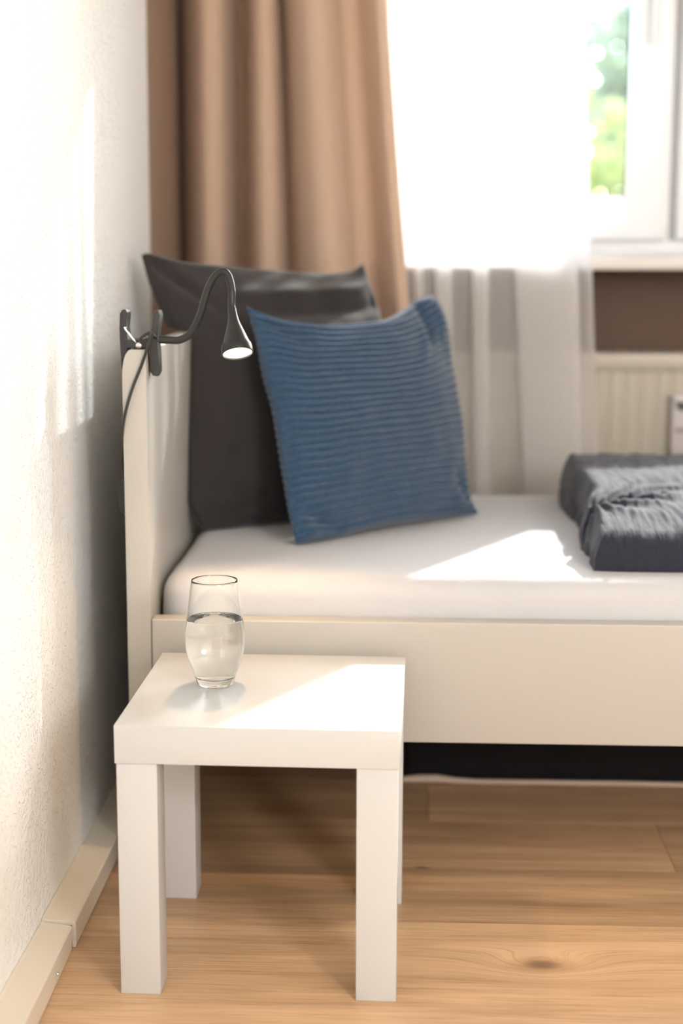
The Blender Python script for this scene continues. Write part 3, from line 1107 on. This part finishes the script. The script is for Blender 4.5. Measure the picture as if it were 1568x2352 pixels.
# clamp: two curved jaws, bridge, spring, rivet
def jaw(sx):
    bm = BM()
    if sx < 0:
        o_ = [(-0.4065, 0.750), (-0.4042, 0.748), (-0.4040, 0.765), (-0.4010, 0.780), (-0.3955, 0.7868), (-0.3955, 0.7965), (-0.3985, 0.802),
              (-0.4000, 0.815), (-0.3985, 0.830), (-0.3965, 0.837), (-0.3990, 0.8415), (-0.4040, 0.8405), (-0.4075, 0.835), (-0.4085, 0.815), (-0.4075, 0.780)]
    else:
        o_ = [(-0.3684, 0.780), (-0.3640, 0.768), (-0.3665, 0.754), (-0.3620, 0.7475), (-0.3560, 0.7460), (-0.3528, 0.7530), (-0.3535, 0.7750),
              (-0.3560, 0.7950), (-0.3530, 0.8150), (-0.3500, 0.8330), (-0.3520, 0.8395), (-0.3565, 0.8400), (-0.3605, 0.8330), (-0.3625, 0.8150), (-0.3645, 0.8000), (-0.3680, 0.7955), (-0.3720, 0.7950), (-0.3720, 0.7868)]
    prism(bm, o_, 'Y', 2.236, 2.266, 0.0012, 2)
    return bm
obj('clamp_jaw', jaw(-1), M_black_plastic, lamp)
obj('clamp_jaw', jaw(1), M_black_plastic, lamp)
bm = prism(BM(), [(-0.3985, 0.7865), (-0.3640, 0.7865), (-0.3640, 0.7975), (-0.3700, 0.8000), (-0.3800, 0.7985), (-0.3920, 0.7975), (-0.3985, 0.7995)], 'Y', 2.232, 2.270, 0.001, 1)
obj('clamp_bridge', bm, M_black_plastic, lamp)
obj('rivet', lathe(BM(), [(0, 0.0024), (0.0028, 0.0021), (0.0042, 0.001), (0.0046, -0.001)], 20, (-0.3805, 2.2315, 0.7905), (0, -1, 0)), M_steel, lamp, label='shiny steel rivet')
bm = tube(BM(), [(-0.3995, 2.240, 0.8160), (-0.4005, 2.233, 0.8155), (-0.3995, 2.231, 0.8130), (-0.3880, 2.230, 0.7985), (-0.3840, 2.231, 0.7950)], 0.0011, 8)
for k in range(3):
    lathe(bm, [(0.0022, -0.0012), (0.0034, -0.0012), (0.0034, 0.0012), (0.0022, 0.0012), (0.0022, -0.0012)], 16, (-0.3745, 2.236 + 0.008 * k, 0.8000), (0, 1, 0))
obj('spring', bm, M_steel, lamp, label='bright steel spring')
cab = [(-0.356, 2.244, 0.797), (-0.358, 2.233, 0.803), (-0.3635, 2.224, 0.8085), (-0.372, 2.222, 0.8045), (-0.377, 2.224, 0.7995), (-0.370, 2.220, 0.7965), (-0.3605, 2.216, 0.8010),
       (-0.3575, 2.214, 0.8095), (-0.3605, 2.212, 0.8060), (-0.3640, 2.212, 0.7910), (-0.3755, 2.2165, 0.7610), (-0.3880, 2.2165, 0.7310), (-0.3990, 2.2160, 0.6950), (-0.4055, 2.221, 0.6600),
       (-0.4075, 2.232, 0.6250), (-0.4078, 2.245, 0.6000), (-0.4080, 2.262, 0.5900)]
obj('cable', tube(BM(), cab, 0.0022, 8, 140), M_cable, lamp)
bm = prism(BM(), [(-0.4045, 0.592), (-0.4180, 0.590), (-0.4220, 0.584), (-0.4200, 0.556), (-0.4170, 0.546), (-0.4045, 0.537)], 'Y', 2.255, 2.300, 0.003, 2)
obj('inline_transformer', bm, M_black_plastic, lamp)
obj('cable', tube(BM(), [(-0.410, 2.278, 0.540), (-0.411, 2.280, 0.47), (-0.416, 2.300, 0.30), (-0.418, 2.340, 0.12), (-0.413, 2.40, 0.046), (-0.416, 2.60, 0.0425)], 0.0017, 8, 40), M_cable, lamp)
ls = bpy.data.lights.new('lamp_light', 'SPOT')
ls.energy = 3.0
ls.color = (1.0, 0.62, 0.30)
ls.spot_size = math.radians(105)
ls.spot_blend = 0.8
ls.shadow_soft_size = 0.012
lo = bpy.data.objects.new('lamp_light', ls)
lo.rotation_euler = (-Vector((0.06, -0.30, -0.95))).to_track_quat('Z', 'Y').to_euler()
lo.location = LC + LD * 0.006 - Vector(lamp.location)
lo.parent = lamp
COL.objects.link(lo)

# ------------------------------------------------------------------ outside: lawn and trees
structure(obj('ground', box(BM(), -40, 60, 4.2, 70, -3.1, -3.0), M_lawn, smooth=False))
def crown_bm(seed, h, rad_, nleaf):
    rg = random.Random(seed)
    bm = BM()
    blobs = []
    for _ in range(26):
        a = rg.uniform(0, 2 * PI)
        rr = rad_ * math.sqrt(rg.random()) * 0.8
        z = rg.uniform(0.22, 0.9) * h
        k = math.sin(PI * min(1, max(0.05, (z / h - 0.1) / 0.95)))
        blobs.append((rr * k * math.cos(a), rr * k * math.sin(a), z, rg.uniform(0.35, 0.6) * rad_ * 0.75))
    for _ in range(nleaf):
        bx, by, bz, br = rg.choice(blobs)
        d = Vector((rg.gauss(0, 1), rg.gauss(0, 1), rg.gauss(0, 1))).normalized() * br * rg.uniform(0.6, 1.0)
        c = Vector((bx, by, bz)) + d
        a = Vector((rg.gauss(0, 1), rg.gauss(0, 1), rg.gauss(0, 0.6))).normalized()
        b = a.cross(Vector((rg.gauss(0, 1), rg.gauss(0, 1), rg.gauss(0, 1)))).normalized()
        s = rg.uniform(0.07, 0.13)
        q = [bm.verts.new(c + a * s), bm.verts.new(c + b * s * 0.55), bm.verts.new(c - a * s), bm.verts.new(c - b * s * 0.55)]
        bm.faces.new(q)
    return bm
def trunk_bm(seed, h):
    rg = random.Random(seed)
    bm = BM()
    tube(bm, [(0, 0, 0), (0.06, 0.03, h * 0.3), (-0.05, 0.0, h * 0.55), (0.02, 0.05, h * 0.85)], [0.2 - 0.16 * k / 11 for k in range(12)], 10, 12)
    for k in range(9):
        a = rg.uniform(0, 2 * PI)
        z = h * rg.uniform(0.25, 0.7)
        l_ = h * rg.uniform(0.18, 0.3)
        tube(bm, [(0, 0, z), (0.5 * l_ * math.cos(a), 0.5 * l_ * math.sin(a), z + 0.35 * l_), (l_ * math.cos(a), l_ * math.sin(a), z + 0.9 * l_)], [0.07, 0.05, 0.045, 0.035, 0.025, 0.015], 8, 6)
    return bm
TH_ = 7.6
t0 = thing('leafy_tree', 'leafy green tree out of focus in the garden behind the window pane', 'tree', (2.9, 18.0, -3.0), 'garden trees behind the window')
cb = crown_bm(3, TH_, 2.6, 9000)
bmesh.ops.translate(cb, verts=cb.verts[:], vec=Vector(t0.location))
obj('foliage', cb, M_leaf, t0, smooth=False)
tbm = trunk_bm(5, TH_)
bmesh.ops.translate(tbm, verts=tbm.verts[:], vec=Vector(t0.location))
obj('trunk', tbm, M_bark, t0)
for (x, y, rz, s, lab) in ((-3.6, 19.5, 2.3, 0.95, 'leafy tree in the garden, blurred behind the sheer curtain, left end of the row'),
                           (9.8, 20.5, 3.9, 1.0, 'leafy tree in the garden far right of the window, right end of the row')):
    r = t0.copy()
    COL.objects.link(r)
    r['label'] = lab
    r.location = (x, y, -3.0)
    r.rotation_euler = (0, 0, rz)
    r.scale = (s, s, s)
    for ch in t0.children:
        c2 = ch.copy()
        COL.objects.link(c2)
        c2.parent = r

# a lower yellow-green shrub nearer the house
M_leaf_yellow = M_leaf.copy()
M_leaf_yellow.name = 'young_leaves'
for n_ in M_leaf_yellow.node_tree.nodes:
    if n_.type == 'VALTORGB':
        for e, c in zip(n_.color_ramp.elements, ((0.14, 0.18, 0.05, 1), (0.24, 0.27, 0.07, 1), (0.38, 0.38, 0.12, 1))):
            e.color = c
sh_ = t0.copy()
COL.objects.link(sh_)
sh_.name = 'garden_shrub'
sh_.location = (1.60, 12.0, -3.0)
sh_.rotation_euler = (0, 0, 0.8)
sh_.scale = (0.62, 0.62, 0.66)
del sh_['group']
tag(sh_, 'low yellow green shrub out of focus at the bottom of the window pane', 'shrub')
for ch in t0.children:
    c2 = ch.copy()
    COL.objects.link(c2)
    c2.parent = sh_
    if ch.name.startswith('foliage'):
        c2.material_slots[0].link = 'OBJECT'
        c2.material_slots[0].material = M_leaf_yellow
